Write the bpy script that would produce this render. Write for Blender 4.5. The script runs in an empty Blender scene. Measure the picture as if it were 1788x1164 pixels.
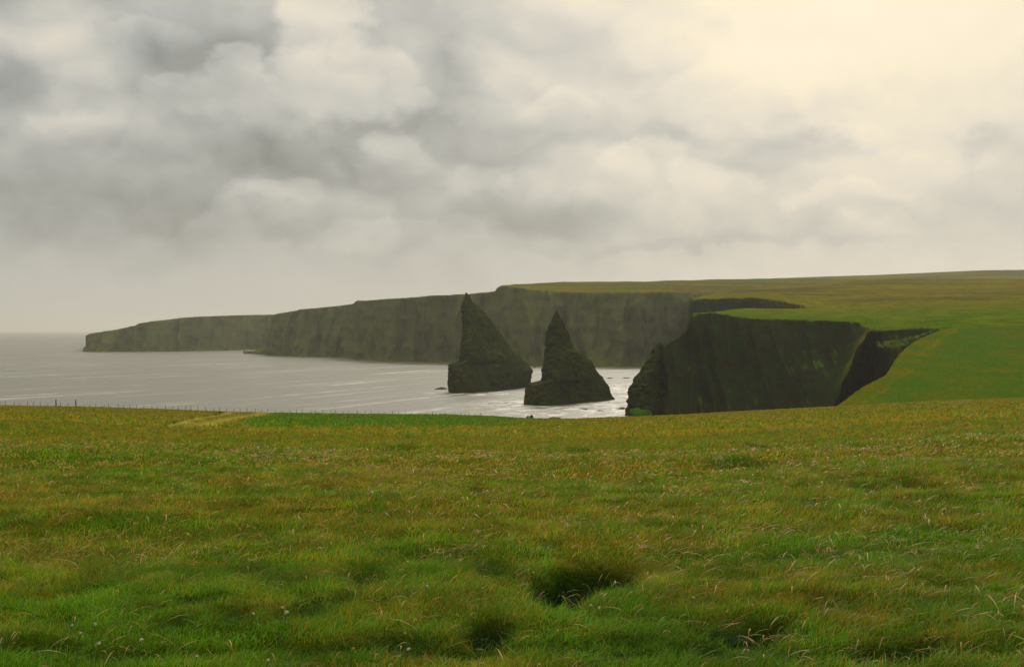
import bpy, math, random
import numpy as np
from mathutils import Vector

# ------------------------------------------------------------------ camera, world, sun, exposure
F = 1900.0            # focal length in photo pixels (photo is 1788 wide)
CX, HY = 894.0, 577.0 # picture centre column and row of the sea horizon
H = 40.0              # eye height above the sea
S = bpy.context.scene
COL = S.collection
cam_d = bpy.data.cameras.new("camera")
cam_d.sensor_width = 36.0
cam_d.lens = 36.0 * F / 1788.0
cam_d.clip_start = 0.1
cam_d.clip_end = 200000.0
cam = bpy.data.objects.new("camera", cam_d)
COL.objects.link(cam)
cam.location = (0, 0, H)
cam.rotation_euler = (math.radians(90.0) - math.atan((582.0 - HY) / F), 0, 0)
S.camera = cam
S.view_settings.view_transform = 'Standard'
S.view_settings.look = 'None'
S.view_settings.exposure = 0.0
S.view_settings.gamma = 1.0
S.render.engine = 'CYCLES'
S.cycles.use_denoising = True
S.cycles.max_bounces = 6
S.cycles.diffuse_bounces = 3
S.cycles.glossy_bounces = 2
S.cycles.transmission_bounces = 3
S.cycles.volume_bounces = 0
S.cycles.sample_clamp_indirect = 4.0

SUN_EL = math.radians(36.0)
SUN_AZ = math.radians(11.0)     # to the right of the view direction (+Y)
sd = bpy.data.lights.new("sun", 'SUN')
sd.energy = 1.5
sd.angle = math.radians(12.0)
sd.color = (1.0, 0.93, 0.80)
sun = bpy.data.objects.new("sun", sd)
COL.objects.link(sun)
sv = Vector((math.sin(SUN_AZ) * math.cos(SUN_EL), math.cos(SUN_AZ) * math.cos(SUN_EL), math.sin(SUN_EL)))
sun.rotation_euler = (-sv).to_track_quat('-Z', 'Y').to_euler()
sun.location = (0, 0, 300)

class G:
    """tiny node-graph helper"""
    def __init__(s, nt):
        s.nt = nt
    def n(s, typ, **kw):
        nd = s.nt.nodes.new(typ)
        for k, v in kw.items():
            setattr(nd, k, v)
        return nd
    def put(s, sock, v):
        if isinstance(v, bpy.types.NodeSocket):
            s.nt.links.new(v, sock)
        else:
            sock.default_value = v
    def m(s, op, a, b=0.0, c=0.0, clamp=False):
        nd = s.n('ShaderNodeMath', operation=op)
        nd.use_clamp = clamp
        s.put(nd.inputs[0], a); s.put(nd.inputs[1], b); s.put(nd.inputs[2], c)
        return nd.outputs[0]
    def vm(s, op, a, b=(0, 0, 0)):
        nd = s.n('ShaderNodeVectorMath', operation=op)
        s.put(nd.inputs[0], a)
        if op == 'SCALE':
            s.put(nd.inputs[3], b)
        else:
            s.put(nd.inputs[1], b)
        return nd.outputs[0]
    def noise(s, vec, scale, detail=4.0, rough=0.55, dist=0.0):
        nd = s.n('ShaderNodeTexNoise')
        nd.inputs['Scale'].default_value = scale
        nd.inputs['Detail'].default_value = detail
        nd.inputs['Roughness'].default_value = rough
        nd.inputs['Distortion'].default_value = dist
        s.put(nd.inputs['Vector'], vec)
        return nd
    def sm(s, v, a, b, o0=0.0, o1=1.0):
        nd = s.n('ShaderNodeMapRange', interpolation_type='SMOOTHSTEP')
        s.put(nd.inputs[0], v)
        nd.inputs[1].default_value = a; nd.inputs[2].default_value = b
        nd.inputs[3].default_value = o0; nd.inputs[4].default_value = o1
        return nd.outputs[0]
    def mix(s, f, a, b, blend='MIX'):
        nd = s.n('ShaderNodeMix', data_type='RGBA', blend_type=blend)
        s.put(nd.inputs[0], f); s.put(nd.inputs[6], a); s.put(nd.inputs[7], b)
        return nd.outputs[2]
    def ramp(s, f, stops):
        nd = s.n('ShaderNodeValToRGB')
        s.put(nd.inputs[0], f)
        e = nd.color_ramp.elements
        while len(e) < len(stops):
            e.new(0.5)
        for i, (p, c) in enumerate(stops):
            e[i].position = p
            e[i].color = (*c, 1.0)
        return nd.outputs[0]
    def xyz(s, x, y, z):
        nd = s.n('ShaderNodeCombineXYZ')
        s.put(nd.inputs[0], x); s.put(nd.inputs[1], y); s.put(nd.inputs[2], z)
        return nd.outputs[0]

def build_world():
    w = bpy.data.worlds.new("World")
    S.world = w
    w.use_nodes = True
    nt = w.node_tree
    nt.nodes.clear()
    g = G(nt)
    tc = g.n('ShaderNodeTexCoord')
    d = tc.outputs['Generated']
    sep = g.n('ShaderNodeSeparateXYZ')
    nt.links.new(d, sep.inputs[0])
    dx, dy, dz = sep.outputs
    az = g.m('ARCTAN2', dx, dy)
    el = g.m('ARCSINE', g.m('MINIMUM', g.m('MAXIMUM', dz, -1.0), 1.0))
    # billowing warp of the directions
    sq = g.vm('MULTIPLY', d, (1.0, 1.0, 1.35))
    n1 = g.noise(sq, 7.0, 3.0, 0.55)
    n2 = g.noise(sq, 26.0, 4.0, 0.6)
    w1 = g.vm('SUBTRACT', n1.outputs['Color'], (0.5, 0.5, 0.5))
    w2 = g.vm('SUBTRACT', n2.outputs['Color'], (0.5, 0.5, 0.5))
    wp = g.vm('ADD', g.vm('SCALE', w1, 0.09), g.vm('SCALE', w2, 0.042))
    ws = g.n('ShaderNodeSeparateXYZ'); nt.links.new(wp, ws.inputs[0])
    azw = g.m('ADD', az, ws.outputs[0])
    elw = g.m('ADD', el, g.m('MULTIPLY', ws.outputs[1], 0.8))
    P = lambda x, y: (math.atan((x - CX) / F), math.atan((HY - y) / math.hypot(F, x - CX)))
    def blob(x, y, rx, ry, inner=0.55, outer=1.15):
        a0, e0 = P(x, y)
        u = g.m('MULTIPLY', g.m('SUBTRACT', azw, a0), F / rx)
        v = g.m('MULTIPLY', g.m('SUBTRACT', elw, e0), F / ry)
        dd = g.m('SQRT', g.m('ADD', g.m('MULTIPLY', u, u), g.m('MULTIPLY', v, v)))
        return g.sm(dd, outer, inner), v
    # base brightness: pale at the horizon, grey higher, brighter to the right where the sun hides
    right = g.sm(azw, -0.12, 0.36)
    up = g.sm(elw, 0.02, 0.30)
    low = g.sm(elw, 0.10, 0.035)
    L = g.m('ADD', 0.395, g.m('MULTIPLY', low, 0.12))
    L = g.m('ADD', L, g.m('MULTIPLY', right, g.m('ADD', 0.15, g.m('MULTIPLY', up, 0.24))))
    darks = [(330, 70, 130, 75, -.10), (450, 262, 300, 52, -.07), (120, 345, 240, 50, -.055),
             (930, 375, 170, 42, -.10), (470, 395, 280, 22, -.04), (800, 110, 70, 70, -.08), (20, 120, 70, 60, -.10),
             (1180, 255, 110, 22, -.08), (1420, 265, 120, 25, -.10), (1010, 40, 60, 60, -.05), (760, 235, 80, 30, -.05),
             (1330, 300, 60, 25, -.06), (1250, 425, 420, 14, -.06), (1710, 235, 60, 25, -.07)]
    lights = [(110, 60, 120, 70, .12), (150, 175, 130, 70, .07), (900, 120, 130, 120, .05), (470, 325, 80, 22, .05),
              (690, 280, 80, 40, .05), (660, 410, 70, 22, .06), (1100, 300, 160, 60, .05), (1300, 360, 200, 40, .06), (1520, 330, 130, 45, .05),
              (1600, 60, 420, 160, .14), (1500, 230, 120, 30, .06), (620, 200, 200, 26, .05)]
    for (x, y, rx, ry, a) in darks + lights:
        b, v = blob(x, y, rx, ry, 0.2, 1.3)
        L = g.m('ADD', L, g.m('MULTIPLY', b, a * (1.15 if a < 0 else 1.25)))
    # heaped cloud with a crisp lit rim, several lobes united
    cum = None
    for (x, y, rx, ry) in [(403, 118, 46, 46), (555, 120, 92, 70), (548, 36, 80, 44), (655, 152, 88, 58), (470, 190, 190, 46), (715, 200, 62, 36), (290, 160, 50, 34)]:
        b, v = blob(x, y, rx, ry, 0.72, 1.16)
        cum = b if cum is None else g.m('MAXIMUM', cum, b)
    a0, e0 = P(500, 150)
    lit = g.sm(elw, e0 - 0.045, e0 + 0.05, 0.03, 0.20)
    L = g.m('ADD', L, g.m('MULTIPLY', cum, lit))
    for (x, y, rx, ry, am) in [(688, 285, 70, 46, .10), (500, 335, 90, 36, .08), (668, 415, 110, 40, .08), (1120, 310, 90, 50, .09), (1240, 345, 80, 44, .08),
                               (1500, 365, 130, 40, .08), (965, 215, 80, 50, .09), (265, 60, 66, 46, .09), (120, 250, 110, 60, .08), (1380, 180, 120, 46, .07), (840, 330, 70, 36, .07), (1650, 290, 90, 46, .07)]:
        b, v = blob(x, y, rx, ry, 0.80, 1.12)
        L = g.m('ADD', L, g.m('MULTIPLY', b, g.sm(v, -.9, .9, -.01, am)))
    # finer puffs
    puff = g.noise(g.vm('ADD', g.vm('MULTIPLY', d, (1.0, 1.0, 2.1)), wp), 9.0, 7.0, 0.56).outputs[0]
    L = g.m('ADD', L, g.m('MULTIPLY', g.m('SUBTRACT', puff, 0.5), g.sm(elw, 0.03, 0.12, 0.10, 0.20)))
    # heaped relief: the same billow field sampled a little nearer the sun, the difference is its lit side
    def bil(vec):
        tot = None
        for sc_, am_ in ((5.0, 1.0), (11.0, 0.42), (26.0, 0.12)):
            q_ = g.noise(vec, sc_, 1.0, 0.5).outputs[0]
            q_ = g.m('MULTIPLY', g.m('ABSOLUTE', g.m('SUBTRACT', q_, 0.5)), am_ * 2.0)
            tot = q_ if tot is None else g.m('ADD', tot, q_)
        return tot
    pb_ = g.vm('ADD', g.vm('MULTIPLY', d, (1.0, 1.0, 1.35)), g.vm('SCALE', wp, 0.45))
    B0 = bil(pb_); B1 = bil(g.vm('ADD', pb_, (0.006, 0.0, 0.020)))
    rel = g.m('SUBTRACT', B0, B1)
    L = g.m('ADD', L, g.m('MULTIPLY', rel, g.sm(elw, 0.03, 0.12, 0.0, 0.36)))
    L = g.m('ADD', L, g.m('MULTIPLY', g.m('SUBTRACT', B0, 0.32), g.sm(elw, 0.03, 0.12, 0.0, 0.17)))
    # wide overcast: brighter overhead, dimmer behind the viewer
    zen = g.sm(dz, 0.28, 0.9, 0.0, 1.0)
    sdn = g.n('ShaderNodeVectorMath', operation='DOT_PRODUCT')
    nt.links.new(d, sdn.inputs[0]); sdn.inputs[1].default_value = tuple(sv)
    glow = g.m('POWER', g.m('MAXIMUM', sdn.outputs['Value'], 0.0), 60.0)
    glow2 = g.m('POWER', g.m('MAXIMUM', sdn.outputs['Value'], 0.0), 5.0)
    L = g.m('ADD', L, g.m('ADD', g.m('MULTIPLY', glow, 4.2), g.m('MULTIPLY', g.m('MULTIPLY', glow2, 0.16), g.sm(elw, .05, .3))))
    L2 = g.m('ADD', L, g.m('MULTIPLY', zen, 1.2))
    back = g.sm(dy, -0.35, 0.5, 0.42, 1.0)
    L2 = g.m('MULTIPLY', L2, back)
    colr = g.ramp(g.m('MULTIPLY', L2, 0.5), [(0.0, (.02, .02, .02)), (0.15, (.295, .30, .28)), (0.20, (.395, .40, .375)),
                  (0.26, (.53, .52, .47)), (0.34, (.74, .68, .575)), (0.46, (.93, .82, .61)), (0.62, (1.0, .88, .68)), (1.0, (2.6, 2.4, 2.1))])
    below = g.sm(dz, -0.06, -0.002)
    colr = g.mix(below, (.05, .055, .045, 1), colr)
    bg = g.n('ShaderNodeBackground'); nt.links.new(colr, bg.inputs[0]); bg.inputs[1].default_value = 1.0
    sky = g.n('ShaderNodeTexSky', sky_type='NISHITA')
    sky.sun_disc = False
    sky.sun_elevation = SUN_EL
    sky.sun_rotation = SUN_AZ
    sky.air_density = 1.5; sky.dust_density = 3.0
    bs = g.n('ShaderNodeBackground'); nt.links.new(sky.outputs[0], bs.inputs[0]); bs.inputs[1].default_value = 0.08
    mx = g.n('ShaderNodeMixShader'); mx.inputs[0].default_value = 0.93
    nt.links.new(bs.outputs[0], mx.inputs[1]); nt.links.new(bg.outputs[0], mx.inputs[2])
    out = g.n('ShaderNodeOutputWorld')
    nt.links.new(mx.outputs[0], out.inputs[0])
    w.cycles.sampling_method = 'MANUAL'
    w.cycles.sample_map_resolution = 1024
build_world()

# ------------------------------------------------------------------ helpers
rng = np.random.default_rng(7)
random.seed(7)
_perm = rng.permutation(1024)
_perm = np.concatenate([_perm, _perm, _perm[:4]])
_grad = rng.normal(size=(1024, 3)); _grad /= np.linalg.norm(_grad, axis=1)[:, None]

def perlin(x, y, z=0.0):
    x, y, z = np.broadcast_arrays(np.asarray(x, float), np.asarray(y, float), np.asarray(z, float))
    xi, yi, zi = np.floor(x).astype(int), np.floor(y).astype(int), np.floor(z).astype(int)
    xf, yf, zf = x - xi, y - yi, z - zi
    u, v, w = [t * t * t * (t * (t * 6 - 15) + 10) for t in (xf, yf, zf)]
    def gr(a, b, c):
        h = _perm[(_perm[(_perm[(xi + a) & 1023] + yi + b) & 1023] + zi + c) & 1023]
        gd = _grad[h]
        return gd[..., 0] * (xf - a) + gd[..., 1] * (yf - b) + gd[..., 2] * (zf - c)
    l = lambda a, b, t: a + (b - a) * t
    return 1.6 * l(l(l(gr(0,0,0), gr(1,0,0), u), l(gr(0,1,0), gr(1,1,0), u), v),
                   l(l(gr(0,0,1), gr(1,0,1), u), l(gr(0,1,1), gr(1,1,1), u), v), w)
def fbm(x, y, z=0.0, o=4, g=0.5):
    s, a = 0.0, 1.0
    for k in range(o):
        s = s + a * perlin(np.asarray(x) * 2**k + 13.7 * k, np.asarray(y) * 2**k - 7.3 * k, np.asarray(z) * 2**k + 3.1 * k)
        a *= g
    return s

def tag(o, label=None, cat=None, group=None, kind=None):
    if label: o['label'] = label
    if cat: o['category'] = cat
    if group: o['group'] = group
    if kind: o['kind'] = kind
    return o
def mesh_obj(name, V, Fc, mats, parent=None, smooth=True, cols=None):
    me = bpy.data.meshes.new(name)
    V = np.ascontiguousarray(V, dtype=np.float32)
    if isinstance(Fc, np.ndarray):
        k = Fc.shape[1]
        me.vertices.add(len(V)); me.vertices.foreach_set('co', V.ravel())
        me.loops.add(Fc.size); me.loops.foreach_set('vertex_index', Fc.astype(np.int32).ravel())
        me.polygons.add(len(Fc)); me.polygons.foreach_set('loop_start', np.arange(len(Fc), dtype=np.int32) * k)
        try:
            me.polygons.foreach_set('loop_total', np.full(len(Fc), k, dtype=np.int32))
        except Exception:
            pass
        me.update(calc_edges=True)
    else:
        me.from_pydata(V.tolist(), [], Fc)
        me.update()
    if cols is not None:
        a = me.color_attributes.new('tint', 'FLOAT_COLOR', 'POINT')
        c4 = np.ones((len(V), 4), dtype=np.float32); c4[:, 3] = 0; c4[:, :cols.shape[1]] = cols
        a.data.foreach_set('color', c4.ravel())
    me.polygons.foreach_set('use_smooth', np.full(len(me.polygons), bool(smooth)))
    me.update()
    for m in (mats if isinstance(mats, (list, tuple)) else [mats]):
        me.materials.append(m)
    o = bpy.data.objects.new(name, me)
    COL.objects.link(o)
    if parent: o.parent = parent
    return o
def grid_faces(nr, nc, wrap=False):
    r, c = np.meshgrid(np.arange(nr - 1), np.arange(nc if wrap else nc - 1), indexing='ij')
    c2 = (c + 1) % nc
    return np.stack([r * nc + c, r * nc + c2, (r + 1) * nc + c2, (r + 1) * nc + c], -1).reshape(-1, 4)
def empty(name, loc):
    o = bpy.data.objects.new(name, None)
    o.location = loc
    COL.objects.link(o)
    return o

def new_mat(name):
    m = bpy.data.materials.new(name)
    m.use_nodes = True
    m.node_tree.nodes.clear()
    g = G(m.node_tree)
    out = g.n('ShaderNodeOutputMaterial')
    return m, g, out
def principled(g, out, col, rough=0.8, spec=0.2, normal=None):
    p = g.n('ShaderNodeBsdfPrincipled')
    g.put(p.inputs['Base Color'], col)
    g.put(p.inputs['Roughness'], rough)
    p.inputs['Specular IOR Level'].default_value = spec
    if normal is not None: g.put(p.inputs['Normal'], normal)
    g.nt.links.new(p.outputs[0], out.inputs[0])
    return p

# land: grass on gentle ground, layered rock and clinging turf on the steep faces
def land_mat(name, rockA, rockB, turf, scale, thr=(0.45, 0.8), bump=1.0):
    m, g, out = new_mat(name)
    geo = g.n('ShaderNodeNewGeometry')
    tc = g.n('ShaderNodeTexCoord')
    pos = tc.outputs['Object']
    sn = g.n('ShaderNodeSeparateXYZ'); g.nt.links.new(geo.outputs['Normal'], sn.inputs[0])
    at = g.n('ShaderNodeVertexColor', layer_name='tint')
    n1 = g.noise(pos, 0.09 * scale, 6, 0.6).outputs[0]
    n2 = g.noise(g.vm('MULTIPLY', pos, (0.5, 0.5, 1.6)), 0.22 * scale, 5, 0.62).outputs[0]   # beds of flagstone
    n3 = g.noise(g.vm('MULTIPLY', pos, (1.0, 1.0, 0.22)), 0.16 * scale, 5, 0.6).outputs[0]     # gullies
    rock = g.mix(g.sm(n2, 0.3, 0.7, 0.2, 0.8), rockA, rockB)
    rock = g.mix(g.sm(g.m('ADD', n3, g.m('MULTIPLY', n1, 0.6)), 0.70, 0.95), rock, turf)
    fine = g.noise(pos, 0.9, 6, 0.65).outputs[0]
    grass = g.mix(1.0, at.outputs[0], g.ramp(fine, [(0.3, (.50, .55, .5)), (0.7, (1.5, 1.42, 1.4))]), 'MULTIPLY')
    pat = g.noise(g.vm('MULTIPLY', pos, (1.0, .45, 1.0)), 0.10, 5, 0.65).outputs[0]
    grass = g.mix(1.0, grass, g.ramp(pat, [(0.3, (.62, .70, .6)), (0.7, (1.40, 1.28, 1.3))]), 'MULTIPLY')
    up = g.m('ADD', sn.outputs[2], g.m('MULTIPLY', g.m('SUBTRACT', n1, 0.5), 0.5))
    c = g.mix(g.m('MAXIMUM', g.sm(up, thr[0], thr[1]), at.outputs[1]), rock, grass)
    b = g.n('ShaderNodeBump'); b.inputs['Strength'].default_value = 0.8; b.inputs['Distance'].default_value = 2.5 * bump
    g.put(b.inputs['Height'], g.m('ADD', g.m('MULTIPLY', n2, 0.35), n3))
    principled(g, out, c, 0.95, 0.0, b.outputs[0])
    return m
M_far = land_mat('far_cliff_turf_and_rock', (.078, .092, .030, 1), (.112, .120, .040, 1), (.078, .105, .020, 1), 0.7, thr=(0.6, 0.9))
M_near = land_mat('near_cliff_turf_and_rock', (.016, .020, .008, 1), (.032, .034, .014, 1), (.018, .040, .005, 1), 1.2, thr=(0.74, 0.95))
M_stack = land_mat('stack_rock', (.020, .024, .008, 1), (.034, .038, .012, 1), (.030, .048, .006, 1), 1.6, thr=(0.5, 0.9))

def I(keys, xs):
    k = np.array(keys, float)
    return np.interp(xs, k[:, 0], k[:, 1])

GREEN = np.array([.052, .108, .002]); OLIVE = np.array([.125, .115, .004]); BROWN = np.array([.075, .060, .008])

def loft(name, xs, rails, segs, mat, amp, color_fn, nscale=1.0, tweak=None, z_noise=0.0, flute=0.55):
    """rails: list of (D(x), z(x), weight) from near to far; columns are lines of sight fixed to real depths"""
    R = []; W = []; T = []
    for k in range(len(rails) - 1):
        n = segs[k]
        for j in range(n + (1 if k == len(rails) - 2 else 0)):
            t = j / n
            D = rails[k][0] * (1 - t) + rails[k + 1][0] * t
            z = rails[k][1] * (1 - t) + rails[k + 1][1] * t
            R.append((D, z)); W.append(0 * xs + rails[k][2] * (1 - t) + rails[k + 1][2] * t); T.append(k + t)
    D = np.array([r[0] for r in R]); Z = np.array([r[1] for r in R]); W = np.array(W); T = np.array(T)[:, None] + 0 * D
    X = (xs[None, :] - CX) / F * D
    if tweak is not None:
        D, Z = tweak(xs[None, :] + 0 * D, D, Z, T)
        X = (xs[None, :] - CX) / F * D
    s = 1.0 / nscale
    dn = fbm(X * s / 34, Z * s / 130, 3.3, 4) * 1.0 + fbm(X * s / 9, Z * s / 14, 8.8, 3) * 0.28
    led = np.abs(((Z + 4 * perlin(X / 40, 1.5)) * s / 9) % 1.0 - 0.5) * 0.10
    rid = 1 - np.abs(perlin(X * s / 17 + 7, Z * s / 260, 6.1)) * 2.2 + .5 * (1 - np.abs(perlin(X * s / 7.5 + 3, Z * s / 60, 2.1)) * 2.2)
    notch = np.clip(perlin(X * s / 28 + 31, Z * s / 300, 9.7) - .25, 0, 1) * 2.2
    D2 = D + amp * W * (dn + led - flute * rid + flute * notch)
    Z2 = Z + z_noise * (1 - np.clip(W, 0, 1)) * fbm(X / 70, D / 70, 1.0, 4)
    k = D2 / np.maximum(D, 1e-3)
    X2 = X + amp * 0.25 * W * fbm(X * s / 20 + 50, Z * s / 30, 4.4, 3)
    V = np.stack([X2, D2, Z2], -1).reshape(-1, 3)
    cols = color_fn(X2, D2, Z2, xs[None, :] + 0 * D); cols = cols.reshape(-1, cols.shape[-1])
    return tag(mesh_obj(name, V, grid_faces(D.shape[0], D.shape[1]), mat, cols=cols), kind='structure')
def zy(y, D): return H + (HY - np.asarray(y, float)) / F * D
def mixc(a, b, t): return a + (b - a) * np.clip(t, 0, 1)[..., None]

# ------------------------------------------------------------------ distant headlands
def col_far(X, Y, Z, px):
    n = fbm(X / 160, Y / 160, 0.5, 4)
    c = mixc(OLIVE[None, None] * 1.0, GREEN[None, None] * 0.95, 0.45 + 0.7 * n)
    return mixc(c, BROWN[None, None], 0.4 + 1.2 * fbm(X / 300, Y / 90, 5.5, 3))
xs = np.arange(149, 580, 1.5)
foot = I([(140, 2090), (151, 2054), (235, 2060), (369, 2150), (453, 2300), (580, 2420)], xs)
topy = I([(149, 612), (152, 604), (154, 587), (160, 582), (200, 576), (225, 570), (252, 564), (319, 555), (345, 553), (403, 550.5), (480, 549), (527, 541), (580, 538)], xs)
zt = zy(topy, foot + 30)
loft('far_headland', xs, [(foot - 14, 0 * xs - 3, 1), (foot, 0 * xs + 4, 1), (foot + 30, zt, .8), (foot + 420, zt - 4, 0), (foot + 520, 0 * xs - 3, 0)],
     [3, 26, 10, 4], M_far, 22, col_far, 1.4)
xs = np.arange(428, 1700, 1.5)
foot = I([(428, 1930), (436, 1900), (487, 1727), (600, 1652), (622, 1560), (628, 1500), (689, 1420), (782, 1365), (860, 1330), (880, 1270), (1043, 1226), (1122, 1206), (1250, 1300), (1700, 1500)], xs)
topy = I([(428, 620), (436, 617), (450, 611), (462, 603), (472, 585), (480, 556), (484, 548.5), (505, 545), (527, 540), (575, 536), (616, 530), (624, 525), (700, 521), (740, 518), (800, 514.5), (865, 509),
          (868, 503), (877, 498.5), (900, 501), (928, 505), (980, 509.5), (1029, 511), (1184, 511), (1266, 513), (1700, 510)], xs)
backy = I([(428, 622), (480, 560), (620, 531), (866, 512), (877, 500), (900, 496.5), (928, 495.5), (945, 493.5), (980, 492), (1140, 491), (1163, 490), (1318, 486.5), (1420, 486), (1700, 486)], xs)
zt = np.maximum(zy(topy, foot + 34), -2)
bD = foot + np.where(xs < 872, 380, 560)
zb = np.where(xs < 872, zt - 5, zy(backy, bD))
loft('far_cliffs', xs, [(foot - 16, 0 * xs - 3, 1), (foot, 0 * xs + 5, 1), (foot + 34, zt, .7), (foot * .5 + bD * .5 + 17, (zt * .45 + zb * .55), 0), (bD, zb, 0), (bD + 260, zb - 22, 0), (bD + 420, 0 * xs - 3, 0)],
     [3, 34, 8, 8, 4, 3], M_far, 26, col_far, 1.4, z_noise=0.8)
xs = np.arange(1230, 2400, 4.0)
cy = I([(1230, 494), (1318, 487), (1420, 483.5), (1540, 479.5), (1620, 476), (1700, 472.5), (1740, 471.5), (1790, 471), (2400, 466)], xs) + .4 * fbm(xs / 60, 1.0, 1.0, 3)
D = 2700 + 0 * xs
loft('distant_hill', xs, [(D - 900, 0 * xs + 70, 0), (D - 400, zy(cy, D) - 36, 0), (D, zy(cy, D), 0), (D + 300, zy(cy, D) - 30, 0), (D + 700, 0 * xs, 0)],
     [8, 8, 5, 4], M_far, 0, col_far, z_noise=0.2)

# ------------------------------------------------------------------ middle land behind the first headland
def col_mid(X, Y, Z, px):
    n = fbm(X / 60, Y / 60, 0.5, 4)
    m = fbm(X / 160, Y / 30, 9.5, 3)
    c = mixc(OLIVE[None, None] * 1.0, GREEN[None, None], 0.25 + 0.5 * n - (Y - 850) / 600)
    c = mixc(c, BROWN[None, None], -0.1 + 1.3 * m + (Y - 900) / 700)
    # dark bank line, drawn as a darker band of colour
    by = I([(1250, 512), (1274, 508.5), (1340, 507), (1420, 504), (1500, 500)], px)
    yy = HY - (Z - H) * F / Y
    t = np.exp(-((yy - by) / 2.6) ** 2) * np.clip((px - 1255) / 30, 0, 1) * np.clip((1500 - px) / 80, 0, 1)
    t = np.maximum(t, 0.6 * np.exp(-((yy - 512 - 2 * n) / 1.6) ** 2) * np.clip((px - 1590) / 60, 0, 1))
    return mixc(c, np.array([.045, .045, .02])[None, None], t * 0.85)
xs = np.concatenate([np.arange(1196, 1500, 1.2), np.arange(1500, 2400, 5.0)])
topy = I([(1196, 577), (1203, 560), (1206, 535), (1209, 527), (1216, 522), (1300, 520), (1340, 522), (1380, 530), (1423, 536), (1450, 537), (1540, 529), (1780, 522), (2400, 515)], xs)
footD = I([(1196, 770), (1300, 790), (1450, 800), (2400, 800)], xs)
topD = footD + I([(1196, 18), (1380, 22), (1450, 40), (2400, 60)], xs)
zt = zy(topy, topD)
fz = np.where(xs < 1330, -3, np.minimum(zt - 1.5, I([(1330, 0), (1400, 45), (1440, 56), (1500, 40), (2400, 40)], xs)))
midy = I([(1196, 560), (1209, 522), (1230, 517), (1274, 511), (1340, 510), (1420, 508), (1540, 505), (1780, 503), (2400, 500)], xs)
bky = I([(1196, 540), (1209, 521), (1230, 515), (1274, 507), (1318, 503), (1420, 496), (1470, 491), (1540, 487.5), (1780, 487), (2400, 485)], xs)
loft('middle_headland', xs, [(footD - 8, fz, 1), (topD, zt, .6), (0 * xs + 1050, zy(midy, 1050), 0), (0 * xs + 1350, zy(bky, 1350), 0), (0 * xs + 1650, zy(bky, 1350) - 30, 0), (0 * xs + 1800, 0 * xs, 0)],
     [20, 14, 14, 4, 3], M_near, 9, col_mid, 0.9, z_noise=0.6, flute=.9)

# ------------------------------------------------------------------ first headland with the inlet
NE = [(1456, 711, 240), (1474, 700, 250), (1492, 685, 262), (1510, 673, 276), (1529, 664, 290), (1548, 653, 308), (1556, 640, 325), (1566, 624, 345), (1580, 608, 368), (1592, 599, 385), (1612, 588, 408), (1640, 577, 430), (1660, 573, 438), (1780, 566, 445), (2700, 560, 450)]
neY = [(a, b) for a, b, c in NE]; neD = [(a, c) for a, b, c in NE]
def ragged(xs): return 1.6 * fbm(np.asarray(xs) / 9, 4.0, 2.0, 3) * np.clip((np.asarray(xs) - 1456) / 20, 0, 1) * np.clip((1632 - np.asarray(xs)) / 30, 0, 1)
xs = np.concatenate([np.arange(1158, 1660, 1.0), np.arange(1660, 2400, 6.0)])
footD = I([(1158, 500), (1209, 508), (1302, 522), (1400, 520), (1500, 497), (1510, 496), (1530, 492), (1580, 470), (1640, 436), (1660, 438.5), (1780, 445.5), (2400, 449.5)], xs)
ND_ = I(neD, xs)
nz = zy(I(neY, xs), ND_)
fz = np.where(xs < 1520, -3, I([(1520, -3), (1560, 6), (1600, 26), (1640, 39)], xs))
fz = np.where(xs > 1640, nz - 0.15, fz)
topy = I([(1158, 612), (1166, 598), (1180, 588), (1197, 576), (1203, 552), (1209, 548), (1245, 546), (1254, 549), (1302, 556.5), (1420, 559), (1490, 562.5), (1506, 567), (1518, 575), (1530, 578), (1570, 576.5), (1600, 574), (1640, 572), (1700, 567), (1780, 562), (2400, 556)], xs)
topy = topy + .7 * fbm(xs / 7, 1.0, 1.0, 3) * (xs < 1625)
topD = footD + I([(1158, 10), (1200, 40), (1302, 40), (1400, 34), (1500, 26), (1620, 6), (1640, 8), (1700, 16), (2400, 20)], xs)
zt = zy(topy, topD)
k1z = np.where(xs > 1512, zt - I([(1512, 5), (1560, 4), (1600, 2.4), (1640, .3)], xs), zt * .80 + fz * .20)
k1D = np.where(xs > 1512, topD - 3, topD * .8 + footD * .2)
k2z = np.where(xs > 1512, k1z - I([(1512, 3), (1560, 2.5), (1640, .2)], xs), zt * .6 + fz * .4)
k2D = np.where(xs > 1512, k1D - I([(1512, 8), (1530, 16), (1560, 22), (1600, 14), (1640, 1)], xs), topD * .6 + footD * .4)
k1D = np.where(xs > 1650, footD + (topD - footD) * .66, k1D); k2D = np.where(xs > 1650, footD + (topD - footD) * .33, k2D)
k1z = np.where(xs > 1650, fz + (zt - fz) * .66, k1z); k2z = np.where(xs > 1650, fz + (zt - fz) * .33, k2z)
backy = I([(1158, 614), (1197, 577), (1209, 547), (1245, 544.5), (1302, 538), (1420, 539), (1460, 538), (1540, 530), (1780, 523), (2400, 515)], xs)
bD = np.maximum(topD + 8, I([(1158, 560), (1245, 680), (1302, 770), (1450, 800), (2400, 860)], xs))
zb = zy(backy, bD)
cw = I([(1158, 1), (1600, 1), (1640, 0.0), (2400, 0)], xs)   # no cliff roughness where the slope is turf
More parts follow.
